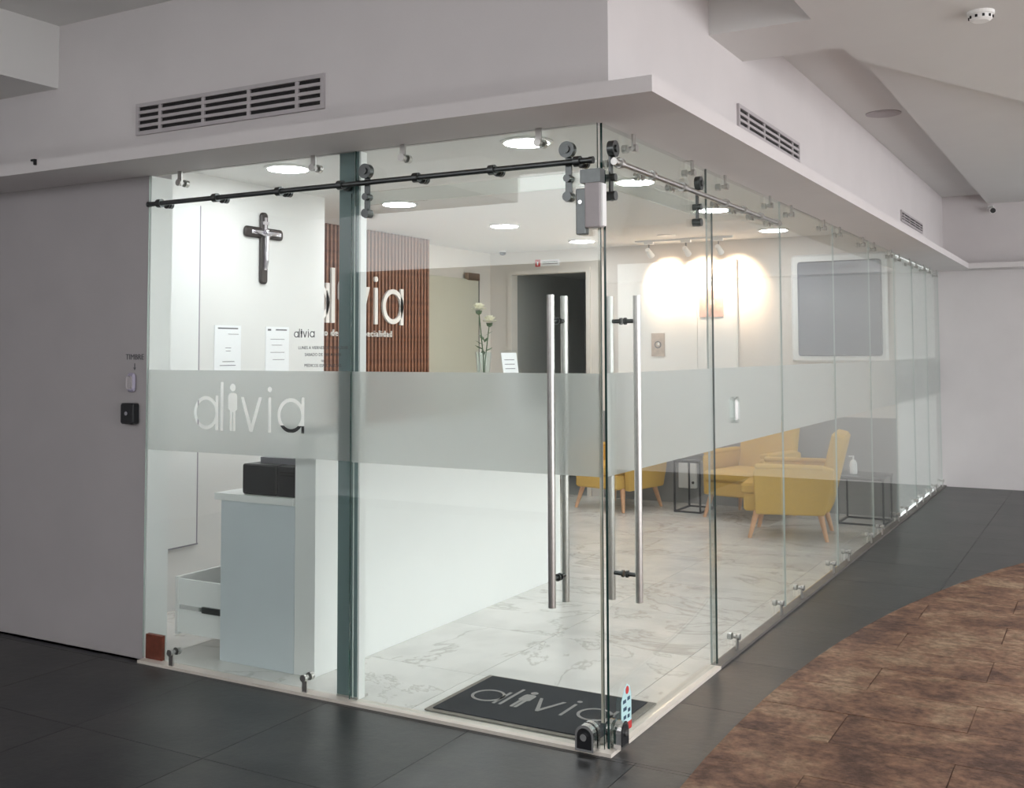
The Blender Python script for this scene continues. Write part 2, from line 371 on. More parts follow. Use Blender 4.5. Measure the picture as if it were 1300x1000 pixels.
near = [(.58, -5.2), (4.6, -5.2), (4.6, 9.5), (4.1, 9.5), (.62, 2.0), (.6, 1.72), (.07, 1.72), (.07, 1.16), (.58, 1.16)]
struct('ceiling_drop', MB().prism(near, (0, 0, 3.15), X, Y, Z, .23), M['ceil'], 'lowered plaster ceiling with a notch')
struct('ceiling_far_drop', MB().prism([(.56, 1.73), (.61, 2.0), (4.09, 9.5), (.56, 9.5)], (0, 0, 3.27), X, Y, Z, .11), M['ceil'], 'far lowered plaster ceiling beside a slot')
# room shell
struct('ceiling_room', MB().box(-4.8, -.03, .03, 6.8, ROOM_L, ROOM_L+.08), M['inner'], 'white room ceiling')
struct('wall_room_left', MB().box(-3.4, -3.25, .15, 2.22, 0, ROOM_L).box(-4.35, -3.4, 2.12, 2.22, 0, ROOM_L), M['inner'], 'white wall with the crucifix')
struct('wall_slat_side', MB().box(-4.4, -4.262, 2.22, 5.05, 0, ROOM_L), M['beige'], 'wall carrying the slat panel')
struct('wall_far_side', MB().box(-4.65, -4.48, 5.05, 6.7, 0, ROOM_L).box(-4.48, -4.4, 4.95, 5.05, 0, ROOM_L), M['beige'], 'beige side wall')
wb = MB().box(-4.65, -4.19, 6.7, 6.82, 0, ROOM_L).box(-4.19, -3.25, 6.7, 6.82, 2.45, ROOM_L).box(-3.25, -.02, 6.7, 6.82, 0, ROOM_L)
struct('wall_back', wb, M['beige'], 'back wall with doorway and window')
struct('wall_room_right', MB().box(-.14, -.045, 6.82, 9.5, 0, 2.5), M['inner'], 'white wall close behind the far glass panels')
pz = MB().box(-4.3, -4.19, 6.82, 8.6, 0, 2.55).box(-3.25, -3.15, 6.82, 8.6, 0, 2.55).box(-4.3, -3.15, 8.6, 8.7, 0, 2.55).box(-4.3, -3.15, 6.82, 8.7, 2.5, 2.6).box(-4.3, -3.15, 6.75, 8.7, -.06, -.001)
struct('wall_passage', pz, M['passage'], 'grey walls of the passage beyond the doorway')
tr = MB().box(-4.24, -4.19, 6.68, 6.7, 0, 2.5).box(-3.25, -3.2, 6.68, 6.7, 0, 2.5).box(-4.19, -3.25, 6.68, 6.7, 2.45, 2.5)
struct('wall_lower_band', MB().box(-3.1, -1.03, 6.684, 6.6995, 0, .93).box(-.95, -.02, 6.684, 6.6995, 0, .93), M['lowerband'], 'grey lower band of the back wall')  # plain grey layer over the lower back wall
struct('trim_3', tr, M['beige'], 'door casing in the back wall')
struct('door_1', MB().box(-3.33, -3.29, 6.9, 7.75, 0.01, 2.4), M['bluegrey'], 'grey door standing open in the doorway')
w1 = MB(); wx0, wx1, wz0, wz1 = -.99, -.07, 1.46, 2.52
w = thing('window_1', 'window', 'window', ((wx0+wx1)/2, 6.69, wz0)); del w['category']; w['kind'] = 'structure'; w['label'] = 'grey window in rounded white frame on the back wall'
MB().rbox(wx0, wx1, 6.66, 6.70, wz0, wz1, .04, axis='y').build('window_frame', M['white'], w)
MB().rbox(wx0+.07, wx1-.05, 6.652, 6.664, wz0+.06, wz1-.07, .03, axis='y').build('pane', M['greyglass'], w)

# ------------------------------------------------------------ glass front
TH = .005
GE = [M['glass'], M['edge']]; GP = [M['glass'], M['silicone']]
def pane(axis, c, a0, a1, z0, z1, parent, ge=None):
    if axis == 'x': mb = MB().box(a0, a1, c-TH, c+TH, z0, z1, mis=[0, 0, 0, 1, 0, 1])
    else: mb = MB().box(c-TH, c+TH, a0, a1, z0, z1, mis=[0, 0, 1, 0, 1, 0])
    return mb.build('pane', ge or GE, parent)
FZ0, FZ1 = 1.07, 1.482
def band(axis, c, a0, a1, parent, cutlogo=None):
    e = .004
    if axis == 'x': mb = MB().box(a0+e, a1-e, c+TH+.0008, c+TH+.0016, FZ0, FZ1)
    else: mb = MB().box(c-TH-.0016, c-TH-.0008, a0+e, a1-e, FZ0, FZ1)
    b = mb.build('frosted_band', M['film'], parent)
    if cutlogo:
        lo, wd = cutlogo
        lg = logo(MB(), lo, X, Z, -Y, wd, .03).build('cut', M['film'])
        md = b.modifiers.new('cut', 'BOOLEAN'); md.object = lg; md.operation = 'DIFFERENCE'; md.solver = 'EXACT'; md.use_self = True
        dg = bpy.context.evaluated_depsgraph_get(); dg.update()
        me = bpy.data.meshes.new_from_object(b.evaluated_get(dg)); b.modifiers.clear(); b.data = me; me.name = 'frosted_band'
        bpy.data.objects.remove(lg)
    return b
def bracket(axis, c, a, top, parent):
    # L shaped bar outside the pane with a round button through the glass
    sgn = -1 if axis == 'x' else 1
    def P(al, off, z): return (al, c+sgn*off, z) if axis == 'x' else (c+sgn*off, al, z)
    mb = MB(); z0, z1 = (2.425, 2.5) if top else (.002, .082); zb = 2.44 if top else .068
    p, q = P(a-.014, TH+.014, z0), P(a+.014, TH+.022, z1)
    mb.box(min(p[0], q[0]), max(p[0], q[0]), min(p[1], q[1]), max(p[1], q[1]), z0, z1)
    b = mb.build('bracket', M['steel'], parent)
    k = MB().tube(P(a, TH, zb), P(a, TH+.014, zb), .010).tube(P(a, TH+.022, zb), P(a, TH+.034, zb), .017, n=16).tube(P(a, -TH, zb), P(a, -TH-.022, zb), .019, n=16)
    k.build('button', M['steel'], b, smooth=True)
def panel(axis, c, a0, a1, label, tops, bots, film=True, z0=.012, z1=2.5, cut=None, group=None):
    loc = ((a0+a1)/2, c, z0) if axis == 'x' else (c, (a0+a1)/2, z0)
    t = thing('glass_panel', label, 'glass panel', loc, group)
    pane(axis, c, a0, a1, z0, z1, t, GP if z0 < 1 else GE)
    if film: band(axis, c, a0, a1, t, cut)
    for a in tops: bracket(axis, c, a, True, t)
    for a in bots: bracket(axis, c, a, False, t)
    return t
pl_ = panel('x', 0, -2.597, -1.245, 'fixed glass panel with cut-out lettering in its frosted band, beside grey wall', (-2.352, -1.474), (-2.369, -1.505), cut=((-2.262, .02, 1.184), .718))
panel('x', 0, -1.24, -.012, 'low glass transom above the left sliding door', (-.96, -.27), (), film=False, z0=2.243)
panel('y', 0, .012, 1.283, 'low glass transom above the right sliding door', (.295, 1.025), (), film=False, z0=2.243)
eds = [1.287, 2.664, 4.10, 5.42, 6.60, 7.63, 8.55, 9.49]
tp = [(1.531, 2.385), (2.864, 3.747), (4.243, 5.099), (5.558, 6.363), (6.80, 7.40), (7.80, 8.32), (8.72, 9.25)]
nm = ['fixed glass panel right next to the right sliding door', 'second fixed glass panel along the right side, beyond the sliding door',
      'third fixed glass panel along the right side, in front of the armchair back', 'fourth fixed glass panel along the right side, in front of the grey window',
      'fifth fixed glass panel along the right side, where the room wall begins', 'next to last glass panel towards the corridor end wall', 'last glass panel touching the corridor end wall']
pr = []
for i in range(7):
    pr.append(panel('y', 0, eds[i]+.002, eds[i+1]-.002, nm[i], tp[i], tuple(a+.1 for a in tp[i]), group='fixed panels of the right glass front'))
# white oval pull on the first fixed panel
t = thing('oval_pull', 'small white oval pull fixed to the glass beyond the right door', 'handle', (.006, 1.69, 1.19))
MB().rbox(.0075, .010, 1.645, 1.735, 1.185, 1.325, .03, axis='x').build('backplate', M['acrylic'], t)
MB().rbox(.010, .024, 1.672, 1.708, 1.20, 1.31, .016, axis='x').build('grip', M['white'], t)

# post
t = thing('steel_post', 'grey green steel post between fixed panel and sliding door', 'post', (-1.285, .045, 0))
MB().box(-1.345, -1.232, .012, .062, .002, 2.5).build('shaft', M['post'], t)
MB().box(-1.2315, -1.222, .014, .058, .002, 2.5).build('lit_side_strip', M['white'], t)  # white strip paints in the lit side face of the post
MB().box(-1.345, -1.225, .008, .085, .001, .012).build('foot_plate', M['steel'], t)

# sliding doors: same builder, mapped to either wing
def door(axis, label):
    sgn = -1 if axis == 'x' else 1; c = sgn*.024
    def P(al, off, z): return (-al, -off, z) if axis == 'x' else (off, al, z)      # al: distance from the corner, off: outward
    def BX(mb, a0, a1, o0, o1, z0, z1):
        p, q = P(a0, o0, z0), P(a1, o1, z1)
        return mb.box(min(p[0], q[0]), max(p[0], q[0]), min(p[1], q[1]), max(p[1], q[1]), z0, z1)
    W0, W1 = -.012, 1.245 if axis == 'x' else 1.30
    t = thing('sliding_door', label, 'glass door', P(.62, .024, .01))
    if axis == 'x': pane('x', c, -W1, -W0, .012, 2.30, t); b = band('x', c, -W1, -W0, t)
    else: pane('y', c, W0, W1, .012, 2.30, t); b = band('y', c, W0, W1, t)
    # pull handle, bar outside and bar inside
    ha = .185 if axis == 'x' else .165
    h = MB().tube(P(ha, .085, .55), P(ha, .085, 1.80), .0155, n=18).build('pull_handle', M['steel'], t, smooth=True)
    MB().tube(P(ha, -.037, .55), P(ha, -.037, 1.80), .0155, n=18).build('inner_bar', M['steel'], h, smooth=True)
    for z in (.66, 1.695):
        MB().tube(P(ha, .03, z), P(ha, .08, z), .009).tube(P(ha, -.032, z), P(ha, .018, z), .009).tube(P(ha, .029, z), P(ha, .038, z), .015).tube(P(ha, .010, z), P(ha, .0185, z), .015).build('handle_post', M['dsteel'], h, smooth=True)
    for a in (.125, 1.148) if axis == 'x' else (.03, 1.06):
        g = BX(MB(), a-.014, a+.014, .030, .038, 2.18, 2.36).build('roller_hanger', M['dsteel'], t)
        MB().tube(P(a, .030, 2.392), P(a, .058, 2.392), .034, n=24).tube(P(a, .058, 2.392), P(a, .066, 2.392), .016, n=16).build('wheel', M['dsteel'], g, smooth=True)
        for z in (2.275, 2.20): MB().tube(P(a, .012, z), P(a, .056, z), .020 if z < 2.25 else .016, n=16).build('bolt', M['dsteel'], g, smooth=True)
    # floor lock at the corner
    lk = MB(); a0, a1 = .018, .098
    prof = [(a0, .004), (a1, .004), (a1, .065)]+[((a0+a1)/2+.04*math.cos(math.radians(180*i/10)), .065+.04*math.sin(math.radians(180*i/10))) for i in range(1, 10)]+[(a0, .065)]
    lk.prism(prof, P(0, .031, 0), Vector(P(1, 0, 0)), Z, Vector(P(0, 1, 0)), .032); lb = lk.build('floor_lock', M['chrome'], t)
    f = MB().prism([((p[0]-.058)*.78+.058, (p[1]-.05)*.8+.05) for p in prof], P(0, .063, 0), Vector(P(1, 0, 0)), Z, Vector(P(0, 1, 0)), .002); f.build('face_plate', M['black'], lb)
    MB().tube(P(.058, .065, .06), P(.058, .072, .06), .014, n=18).build('key_cylinder', M['chrome'], lb, smooth=True)
    MB().prism(prof, P(0, .0175, 0), Vector(P(1, 0, 0)), Z, Vector(P(0, -1, 0)), .018).build('inner_lock_plate', M['chrome'], lb)
    return t
dl = door('x', 'left sliding glass door with steel bar handle, above the mat')
MB().box(-.004, .011, -.0175, -.0145, .11, 2.24).build('seal_strip', M['seal'], dl)
dr = door('y', 'right sliding glass door with steel bar handle and turquoise sticker')
# sticker on the right door
st = MB().prism([(.10, .035), (.20, .035), (.20, .17), (.185, .205), (.16, .22), (.13, .205), (.10, .16)], (.0295, 0, 0), Y, Z, X, .0012).build('sticker', M['teal'], dr)
st['label'] = 'turquoise sticker with red ends'
MB().box(.0308, .0318, .10, .20, .035, .066).build('red_stripe', M['red'], st)
MB().tube((.0308, .158, .195), (.0318, .158, .195), .016, n=16).build('red_dot', M['red'], st)
for (y0, y1, z0) in ((.115, .145, .148), (.16, .185, .152), (.118, .15, .118), (.165, .188, .105), (.12, .145, .085), (.16, .18, .082)):
    MB().box(.0308, .0316, y0, y1, z0, z0+.014).build('printed_mark', M['navy'], st)

# rails
def rail(axis, a0, a1, clamps, label, rm):
    def P(al, off, z): return (-al, -off, z) if axis == 'x' else (off, al, z)
    zr = 2.338
    t = thing('sliding_rail', label, 'rail', P((a0+a1)/2, .055, zr))
    MB().tube(P(a0, .055, zr), P(a1, .055, zr), .0125, n=16).build('tube', rm, t, smooth=True)
    for a in clamps:
        c_ = MB().tube(P(a-.014, .055, zr), P(a+.014, .055, zr), .022, n=16).build('clamp', rm, t, smooth=True)
        MB().tube(P(a, .006, zr), P(a, .040, zr), .011, n=12).tube(P(a, .006, zr), P(a, .012, zr), .022, n=16).tube(P(a, -.006, zr), P(a, -.024, zr), .02, n=16).build('spigot', rm, c_, smooth=True)
    for a, d_ in ((a0, 1), (a1, -1)):
        MB().tube(P(a-d_*.006, .055, zr), P(a+d_*.012, .055, zr), .015, n=16).build('end_cap', rm, t, smooth=True)
    return t
rail('x', .01, 2.54, (.075, .476, .864, 1.285, 1.657, 2.07, 2.46), 'dark steel rail tube across the left glass front', M['dsteel'])
rail('y', .02, 2.46, (.07, .42, .80, 1.44, 1.74, 2.06, 2.41), 'steel rail tube across the right glass front', M['steel'])
# magnetic lock at the corner
t = thing('magnetic_lock', 'grey magnetic lock box at top of the glass corner', 'lock', (-.02, -.03, 2.05))
MB().box(-.055, .034, -.075, -.031, 2.245, 2.30).build('top_bracket', M['dsteel'], t)
MB().rbox(-.035, .034, -.078, -.031, 2.065, 2.244, .006).build('magnet_body', M['grille'], t)
MB().box(.0345, .042, -.07, -.034, 2.07, 2.24).build('cover_plate', M['white'], t)
MB().rbox(-.08, -.036, -.066, -.031, 2.04, 2.225, .005).build('armature_plate', M['dsteel'], t)
MB().tube((-.058, -.066, 2.17), (-.058, -.071, 2.17), .008).build('screw', M['chrome'], t)

# ------------------------------------------------------------ air grilles
def grille(axis, a0, a1, z0, z1, rows, label):
    def BX(s0, s1, o0, o1, c0, c1, mb=None):
        mb = mb or MB()
        return mb.box(s0, s1, -.07-o1, -.07-o0, c0, c1) if axis == 'x' else mb.box(.07+o0, .07+o1, s0, s1, c0, c1)
    t = thing('air_grille', label, 'air vent', ((a0+a1)/2, -.07, z0) if axis == 'x' else (.07, (a0+a1)/2, z0), 'linear air grilles above the glass')
    BX(a0+.01, a1-.01, .0005, .003, z0+.01, z1-.01).build('opening_shade', M['dgrey'], t)  # dark sheet on the wall paints the shade behind the slats
    f = MB(); b = .02
    for q in ((a0, a1, z0, z0+b), (a0, a1, z1-b, z1), (a0, a0+b, z0+b, z1-b), (a1-b, a1, z0+b, z1-b)): BX(q[0], q[1], 0, .014, q[2], q[3], f)
    f.build('frame', M['grille'], t)
    pit = (z1-z0-2*b)/rows
    for k in range(rows-1):
        bh = pit*.5; sh = (z1-z0-2*b-(rows-1)*bh)/rows; zc = z0+b+(k+1)*sh+k*bh; BX(a0+b, a1-b, .003, .012, zc, zc+bh).build('slat', M['grille'], t)
    for k in range(1, 5):
        ac = a0+(a1-a0)*(.14+.243*(k-1)); BX(ac-.010, ac+.010, .003, .0125, z0+b, z1-b).build('mullion', M['grille'], t)
grille('x', -2.616, -1.366, 2.70, 2.866, 4, 'long air grille above the left glass front')
grille('y', 1.60, 2.87, 2.765, 2.895, 3, 'near air grille above the right glass front')
grille('y', 6.61, 7.89, 2.795, 2.90, 3, 'far air grille above the right glass front')

# ------------------------------------------------------------ room fixtures on walls
# slat panel with the sign
t = thing('slat_panel', 'walnut slat wall panel behind the reception', 'wall panel', (-4.2, 3.65, 0))
MB().box(-4.24, -4.228, 2.25, 5.02, 0, ROOM_L-.005).build('backing', M['slatback'], t)
s0 = MB().box(-.016, .012, -.014, .014, 0, ROOM_L-.005).build('slat', M['slat'], t, org=(0, 0, 0)); s0.location = (-.012, 2.275-3.65, 0)
yy = 2.275+.0545
while yy < 5.01:
    o = s0.copy(); COL.objects.link(o); o.location = (-.012, yy-3.65, 0); yy += .0545
t = thing('wall_sign', 'white raised lettering sign on the walnut slats', 'sign', (-4.195, 3.82, 1.7))
logo(MB(), (-4.199, 3.09, 1.83), Y, Z, X, 1.45, .02, 1.25).build('lettering', M['signw'], t)
text_mesh('subtitle', 'Centro de Alta Especialidad', .085, (-4.19, 3.73, 1.715), Y, Z, X, M['signw'], t, 1.28, thick=.016)
# crucifix
t = thing('crucifix', 'dark wooden crucifix with silver figure on white wall', 'crucifix', (-3.25, 1.56, 2.04))
MB().rbox(-3.25, -3.228, 1.525, 1.600, 2.035, 2.525, .028, 4, axis='x').build('upright', M['wood'], t)
MB().rbox(-3.2495, -3.227, 1.372, 1.752, 2.345, 2.42, .028, 4, axis='x').build('crossbar', M['wood'], t)
MB().box(-3.227, -3.222, 1.553, 1.577, 2.13, 2.49).box(-3.2265, -3.2215, 1.43, 1.72, 2.371, 2.395).build('silver_cross', M['silver'], t)
cb = MB()
for a, b, r0, r1 in (((-3.212, 1.565, 2.25), (-3.212, 1.565, 2.36), .012, .02), ((-3.212, 1.565, 2.36), (-3.212, 1.45, 2.39), .009, .006), ((-3.212, 1.565, 2.36), (-3.212, 1.68, 2.39), .009, .006),
                     ((-3.212, 1.56, 2.25), (-3.206, 1.562, 2.19), .011, .009), ((-3.212, 1.571, 2.25), (-3.208, 1.567, 2.19), .011, .009), ((-3.206, 1.565, 2.195), (-3.214, 1.565, 2.14), .012, .007)):
    cb.tube(a, b, r0, r1, 10)
cb.lathe([(.002, -.018), (.012, -.010), (.014, .004), (.010, .014), (.002, .018)], (-3.210, 1.565, 2.392), 12)
cb.build('figure', M['silver'], t, smooth=True)
MB().box(-3.222, -3.218, 1.535, 1.595, 2.44, 2.462).build('title_plate', M['silver'], t)
# flush closet door on the white wall
t = thing('closet_panel', 'flush white closet panel at the left of crucifix wall', 'panel', (-3.24, .56, .38))
MB().box(-3.249, -3.225, .16, .965, .385, 2.50).build('leaf', M['white'], t)
MB().box(-3.249, -3.226, .966, .976, .385, 2.50).build('gap_shade_strip', M['printgrey'], t)  # grey strip paints the shade in the gap beside the leaf
MB().box(-3.249, -3.226, .16, .982, .376, .384).build('gap_shade_strip', M['printgrey'], t)  # painted gap shade along the lower edge of the leaf
# notices
def notice(y0, y1, label, rows):
    t = thing('notice', label, 'paper', (-3.245, (y0+y1)/2, 1.44), 'notices below the crucifix')
    MB().box(-3.2495, -3.246, y0, y1, 1.42, 1.748).build('sheet', M['paper'], t)
    for a, b, z, h in rows: MB().box(-3.2459, -3.2452, y0+a*(y1-y0), y0+b*(y1-y0), z, z+h).build('print_line', M['ink'], t)
notice(1.124, 1.363, 'printed notice with a long dark heading, left below crucifix', [(.12, .88, 1.725, .008), (.5, .9, 1.69, .003), (.4, .62, 1.60, .003), (.42, .6, 1.58, .003), (.3, .75, 1.51, .004), (.2, .8, 1.485, .004)])
notice(1.60, 1.835, 'printed notice with a short dark emblem, right below crucifix', [(.08, .22, 1.72, .012), (.42, .9, 1.723, .008), (.2, .8, 1.66, .003), (.25, .7, 1.62, .003), (.2, .8, 1.57, .003), (.3, .8, 1.52, .003)])
# decal text on the fixed glass panel
dk = M['ink']
for body, z, sz in (('LUNES A VIERNES DE 9:00 A 20:00', 1.585, .020), ('SABADO DE 9:00 A 14:00', 1.553, .020), ('TEL', 1.525, .014), ('MEDICOS ESPECIALISTAS', 1.502, .020)):
    text_mesh('hours_lettering', body, sz, (-1.425, -.0062, z), X, Z, -Y, dk, pl_, 1.0, thick=.0008)
logo(MB(), (-1.60, -.0055, 1.64), X, Z, -Y, .125, .0008, 1.3).build('logo_lettering', dk, pl_)
# partition glass with bronze hinge on the side wall
t = thing('glass_partition', 'satin glass partition with bronze patch beside the slat panel', 'glass partition', (-4.40, 5.7, 0))
MB().box(-4.44, -4.428, 5.06, 6.35, .01, 2.38).build('leaf', M['doorglass'], t)
MB().rbox(-4.455, -4.41, 6.10, 6.35, 2.37, 2.45, .006, axis='x').build('hinge_patch', M['bronze'], t)
MB().rbox(-4.455, -4.41, 5.07, 5.22, 2.37, 2.45, .006, axis='x').build('hinge_patch', M['bronze'], t)
MB().box(-4.442, -4.424, 6.352, 6.362, .01, 2.37).build('edge_profile', M['dsteel'], t)
# sign above the doorway
t = thing('safety_sign', 'small red and white safety sign over the doorway', 'sign', (-3.73, 6.69, 2.53))
MB().box(-3.86, -3.58, 6.69, 6.697, 2.535, 2.605).build('plate', M['paper'], t)
MB().box(-3.88, -3.82, 6.682, 6.69, 2.53, 2.61).build('red_field', M['red'], t)
MB().box(-3.858, -3.842, 6.679, 6.682, 2.545, 2.585).build('symbol', M['paper'], t)
for k in (0, 1): MB().box(-3.79, -3.60, 6.688, 6.69, 2.578-.022*k, 2.584-.022*k).build('print_line', M['ink'], t)
# canvases and prints on the back wall
t = thing('wide_canvas', 'large white board lit by the spotlights', 'wall board', (-2.2, 6.69, 1.3))
MB().box(-2.85, -1.96, 6.64, 6.679, 1.30, 2.51).build('left_panel', M['canvas'], t); MB().box(-1.955, -1.54, 6.635, 6.679, 1.30, 2.51).build('right_panel', M['canvas'], t)
def printpic(x0, x1, z0, z1, yb, mat, label):
    t = thing('art_print', label, 'picture', ((x0+x1)/2, yb, z0), 'small prints on the white board')
    MB().box(x0, x1, yb-.012, yb, z0, z1).build('board', mat, t)
    cx, cz, r = (x0+x1)/2, (z0+z1)/2, (x1-x0)*.26
    MB().annulus((0, 0), r, r*.7, (cx, yb-.012, cz), X, Z, -Y, .002).build('motif', M['taupe'] if mat is M['rose'] else M['ink'], t)
    MB().box(cx-r*.1, cx+r*.5, yb-.0145, yb-.0121, cz-r*.2, cz+r*.6).build('motif', M['canvas'], t)
printpic(-2.464, -2.316, 1.52, 1.763, 6.6395, M['taupe'], 'small taupe print low on the white board')
printpic(-1.93, -1.675, 1.924, 2.20, 6.6345, M['rose'], 'larger rose print high on the white board')
# socket box low on back wall
t = thing('wall_box', 'white wall box with black dot low behind the side table', 'junction box', (-2.08, 6.69, .17))
MB().rbox(-2.18, -1.99, 6.63, 6.683, .16, .42, .012, axis='y').build('housing', M['white'], t)
MB().tube((-2.02, 6.63, .22), (-2.02, 6.625, .22), .014).build('button', M['black'], t)

# ------------------------------------------------------------ lamps
def downlight(x, y, label):
    t = thing('downlight', label, 'ceiling light', (x, y, ROOM_L), 'round downlights in the room ceiling')
    MB().lathe([(.125, 0), (.145, -.001), (.145, -.008), (.125, -.012)], (x, y, ROOM_L), 32).build('trim_ring', M['lampw'], t)
    MB().lathe([(.122, -.0125), (.122, -.014)], (x, y, ROOM_L), 32).build('diffuser', M['lamp'], t)
for x, y, l in ((-2.62, 1.1, 'round lit downlight above the crucifix wall'), (-2.95, 2.74, 'round lit downlight just right of the steel post'), (-2.96, 4.38, 'round lit downlight before the doorway'), (-2.94, 5.95, 'round lit downlight nearest the doorway'),
                (-.95, 1.12, 'round lit downlight nearest the glass corner'), (-.97, 2.67, 'round lit downlight behind the right sliding door'), (-.98, 4.3, 'round lit downlight beyond the right rail'), (-.96, 5.97, 'round lit downlight in front of the grey window')):
    downlight(x, y, l)
t = thing('track_light', 'white ceiling track with three warm spotlights', 'spotlights', (-1.97, 6.28, ROOM_L))
MB().box(-2.49, -1.45, 6.265, 6.295, ROOM_L-.02, ROOM_L).build('track', M['lampw'], t)
for k, x in enumerate((-2.34, -1.94, -1.60)):
    h = MB().box(x-.05, x+.05, 6.262, 6.298, ROOM_L-.045, ROOM_L-.0205).build('adapter', M['lampw'], t)
    MB().tube((x, 6.28, ROOM_L-.10), (x, 6.28, ROOM_L-.045), .008).build('stem', M['dsteel'], h)
    d = Vector((.05, .36, -.25)).normalized(); c = Vector((x, 6.28, ROOM_L-.12))
    MB().tube(c-d*.04, c+d*.07, .024, .032, 16).build('spot_head', M['lampw'], h, smooth=True)
    MB().tube(c+d*.0702, c+d*.072, .026, n=16).build('lens', M['spotlens'], h)
    ld = bpy.data.lights.new('spot_lamp', 'SPOT'); ld.energy = SPOT_W; ld.color = (1, .70, .48); ld.spot_size = math.radians(82); ld.spot_blend = 1.0; ld.shadow_soft_size = .03
    lo = bpy.data.objects.new('spot_lamp', ld); COL.objects.link(lo); lo.parent = h; lo.location = c+d*.09-t.location
    lo.rotation_euler = d.to_track_quat('-Z', 'Y').to_euler()
def small_dome(name, c, r, label, cat, mat, down=True):
    t = thing(name, label, cat, c); z = -1
    MB().lathe([(r, 0), (r, -.3*r)], c, 20).build('base', M['lampw'], t)
    MB().lathe([(r*.8, -.3*r), (r*.75, -.7*r), (r*.5, -1.0*r), (r*.1, -1.1*r)], c, 20).build('dome', mat, t, smooth=True)
small_dome('dome_camera', (-4.2, 6.5, ROOM_L), .045, 'small black dome camera on room ceiling near doorway', 'camera', M['black'])
t = thing('ceiling_disc', 'thin round plate on the room ceiling above the track', 'ceiling plate', (-2.0, 5.9, ROOM_L))
MB().lathe([(.09, 0), (.09, -.006), (.08, -.010)], (-2.0, 5.9, ROOM_L), 24).build('plate', M['lampw'], t)
# corridor fittings
t = thing('smoke_detector', 'white slotted smoke detector on the corridor ceiling', 'smoke detector', (1.296, 1.44, 3.15))
MB().lathe([(.06, 0), (.06, -.014), (.055, -.018)], (1.296, 1.44, 3.15), 24).build('base', M['lampw'], t)
MB().lathe([(.05, -.018), (.05, -.036), (.036, -.046)], (1.296, 1.44, 3.15), 24).build('body', M['lampw'], t)
for k in range(10):
    a = 2*math.pi*k/10; c = Vector((1.296+.05*math.cos(a), 1.44+.05*math.sin(a), 3.124)); MB().tube(c-Z*.008, c+Z*.004, .006, n=6).build('slot', M['dgrey'], t)
t = thing('recessed_lamp', 'unlit round recessed lamp in the ceiling slot', 'ceiling light', (.31, 4.5, 3.38))
MB().lathe([(.13, 0), (.13, -.006), (.11, -.010)], (.31, 4.5, 3.38), 28).build('trim_ring', M['grille'], t); MB().lathe([(.105, -.0105), (.105, -.012)], (.31, 4.5, 3.38), 28).build('lens', M['grille'], t)
t = thing('security_camera', 'small dark security camera on the corridor end wall', 'camera', (.60, 9.5, 3.2))
MB().box(.57, .63, 9.46, 9.5, 3.18, 3.24).build('mount', M['lampw'], t); MB().tube((.60, 9.46, 3.2), (.63, 9.36, 3.17), .035, n=14).build('barrel', M['lampw'], t, smooth=True); MB().tube((.63, 9.36, 3.17), (.631, 9.355, 3.169), .03, n=14).build('lens', M['black'], t)
t = thing('wall_hook', 'tiny black hook on the ledge at far left', 'hook', (-3.02, -.37, 2.55))
MB().box(-3.03, -3.0, -.395, -.38, 2.555, 2.565).box(-3.008, -3.0, -.395, -.38, 2.535, 2.555).build('arm', M['black'], t)

# ------------------------------------------------------------ grey wall fittings
t = thing('doorbell', 'lilac grey doorbell on the grey wall', 'doorbell', (-2.70, 0, 1.37))
MB().rbox(-2.732, -2.672, -.022, 0, 1.365, 1.465, .02, axis='y').build('housing', M['lilac'], t); MB().rbox(-2.722, -2.682, -.027, -.022, 1.38, 1.45, .015, axis='y').build('push_plate', M['grille'], t)
text_mesh('caption', 'TIMBRE', .042, (-2.69, -.0015, 1.535), X, Z, -Y, M['ink'], t, thick=.001)
MB().prism([(-.003, 0), (.003, 0), (.003, .03), (-.003, .03)], (-2.69, -.0005, 1.485), X, Z, -Y, .001).prism([(-.010, .008), (0, -.006), (.010, .008)], (-2.69, -.0005, 1.485), X, Z, -Y, .0012).build('arrow', M['ink'], t)
t = thing('access_reader', 'black square access reader below the doorbell', 'card reader', (-2.695, 0, 1.2))
MB().rbox(-2.745, -2.648, -.045, 0, 1.20, 1.308, .012, axis='y').build('housing', M['black'], t); MB().tube((-2.70, -.045, 1.255), (-2.70, -.047, 1.255), .010, n=16).build('sensor', M['printgrey'], t)
t = thing('skirting_piece', 'red brown tile offcut at the foot of the grey wall', 'tile', (-2.53, .03, 0))
MB().box(-2.595, -2.475, .012, .03, .002, .125).build('tile_face', M['terracotta'], t); MB().box(-2.597, -2.473, .03, .034, .002, .127).build('backing', M['grout'], t)

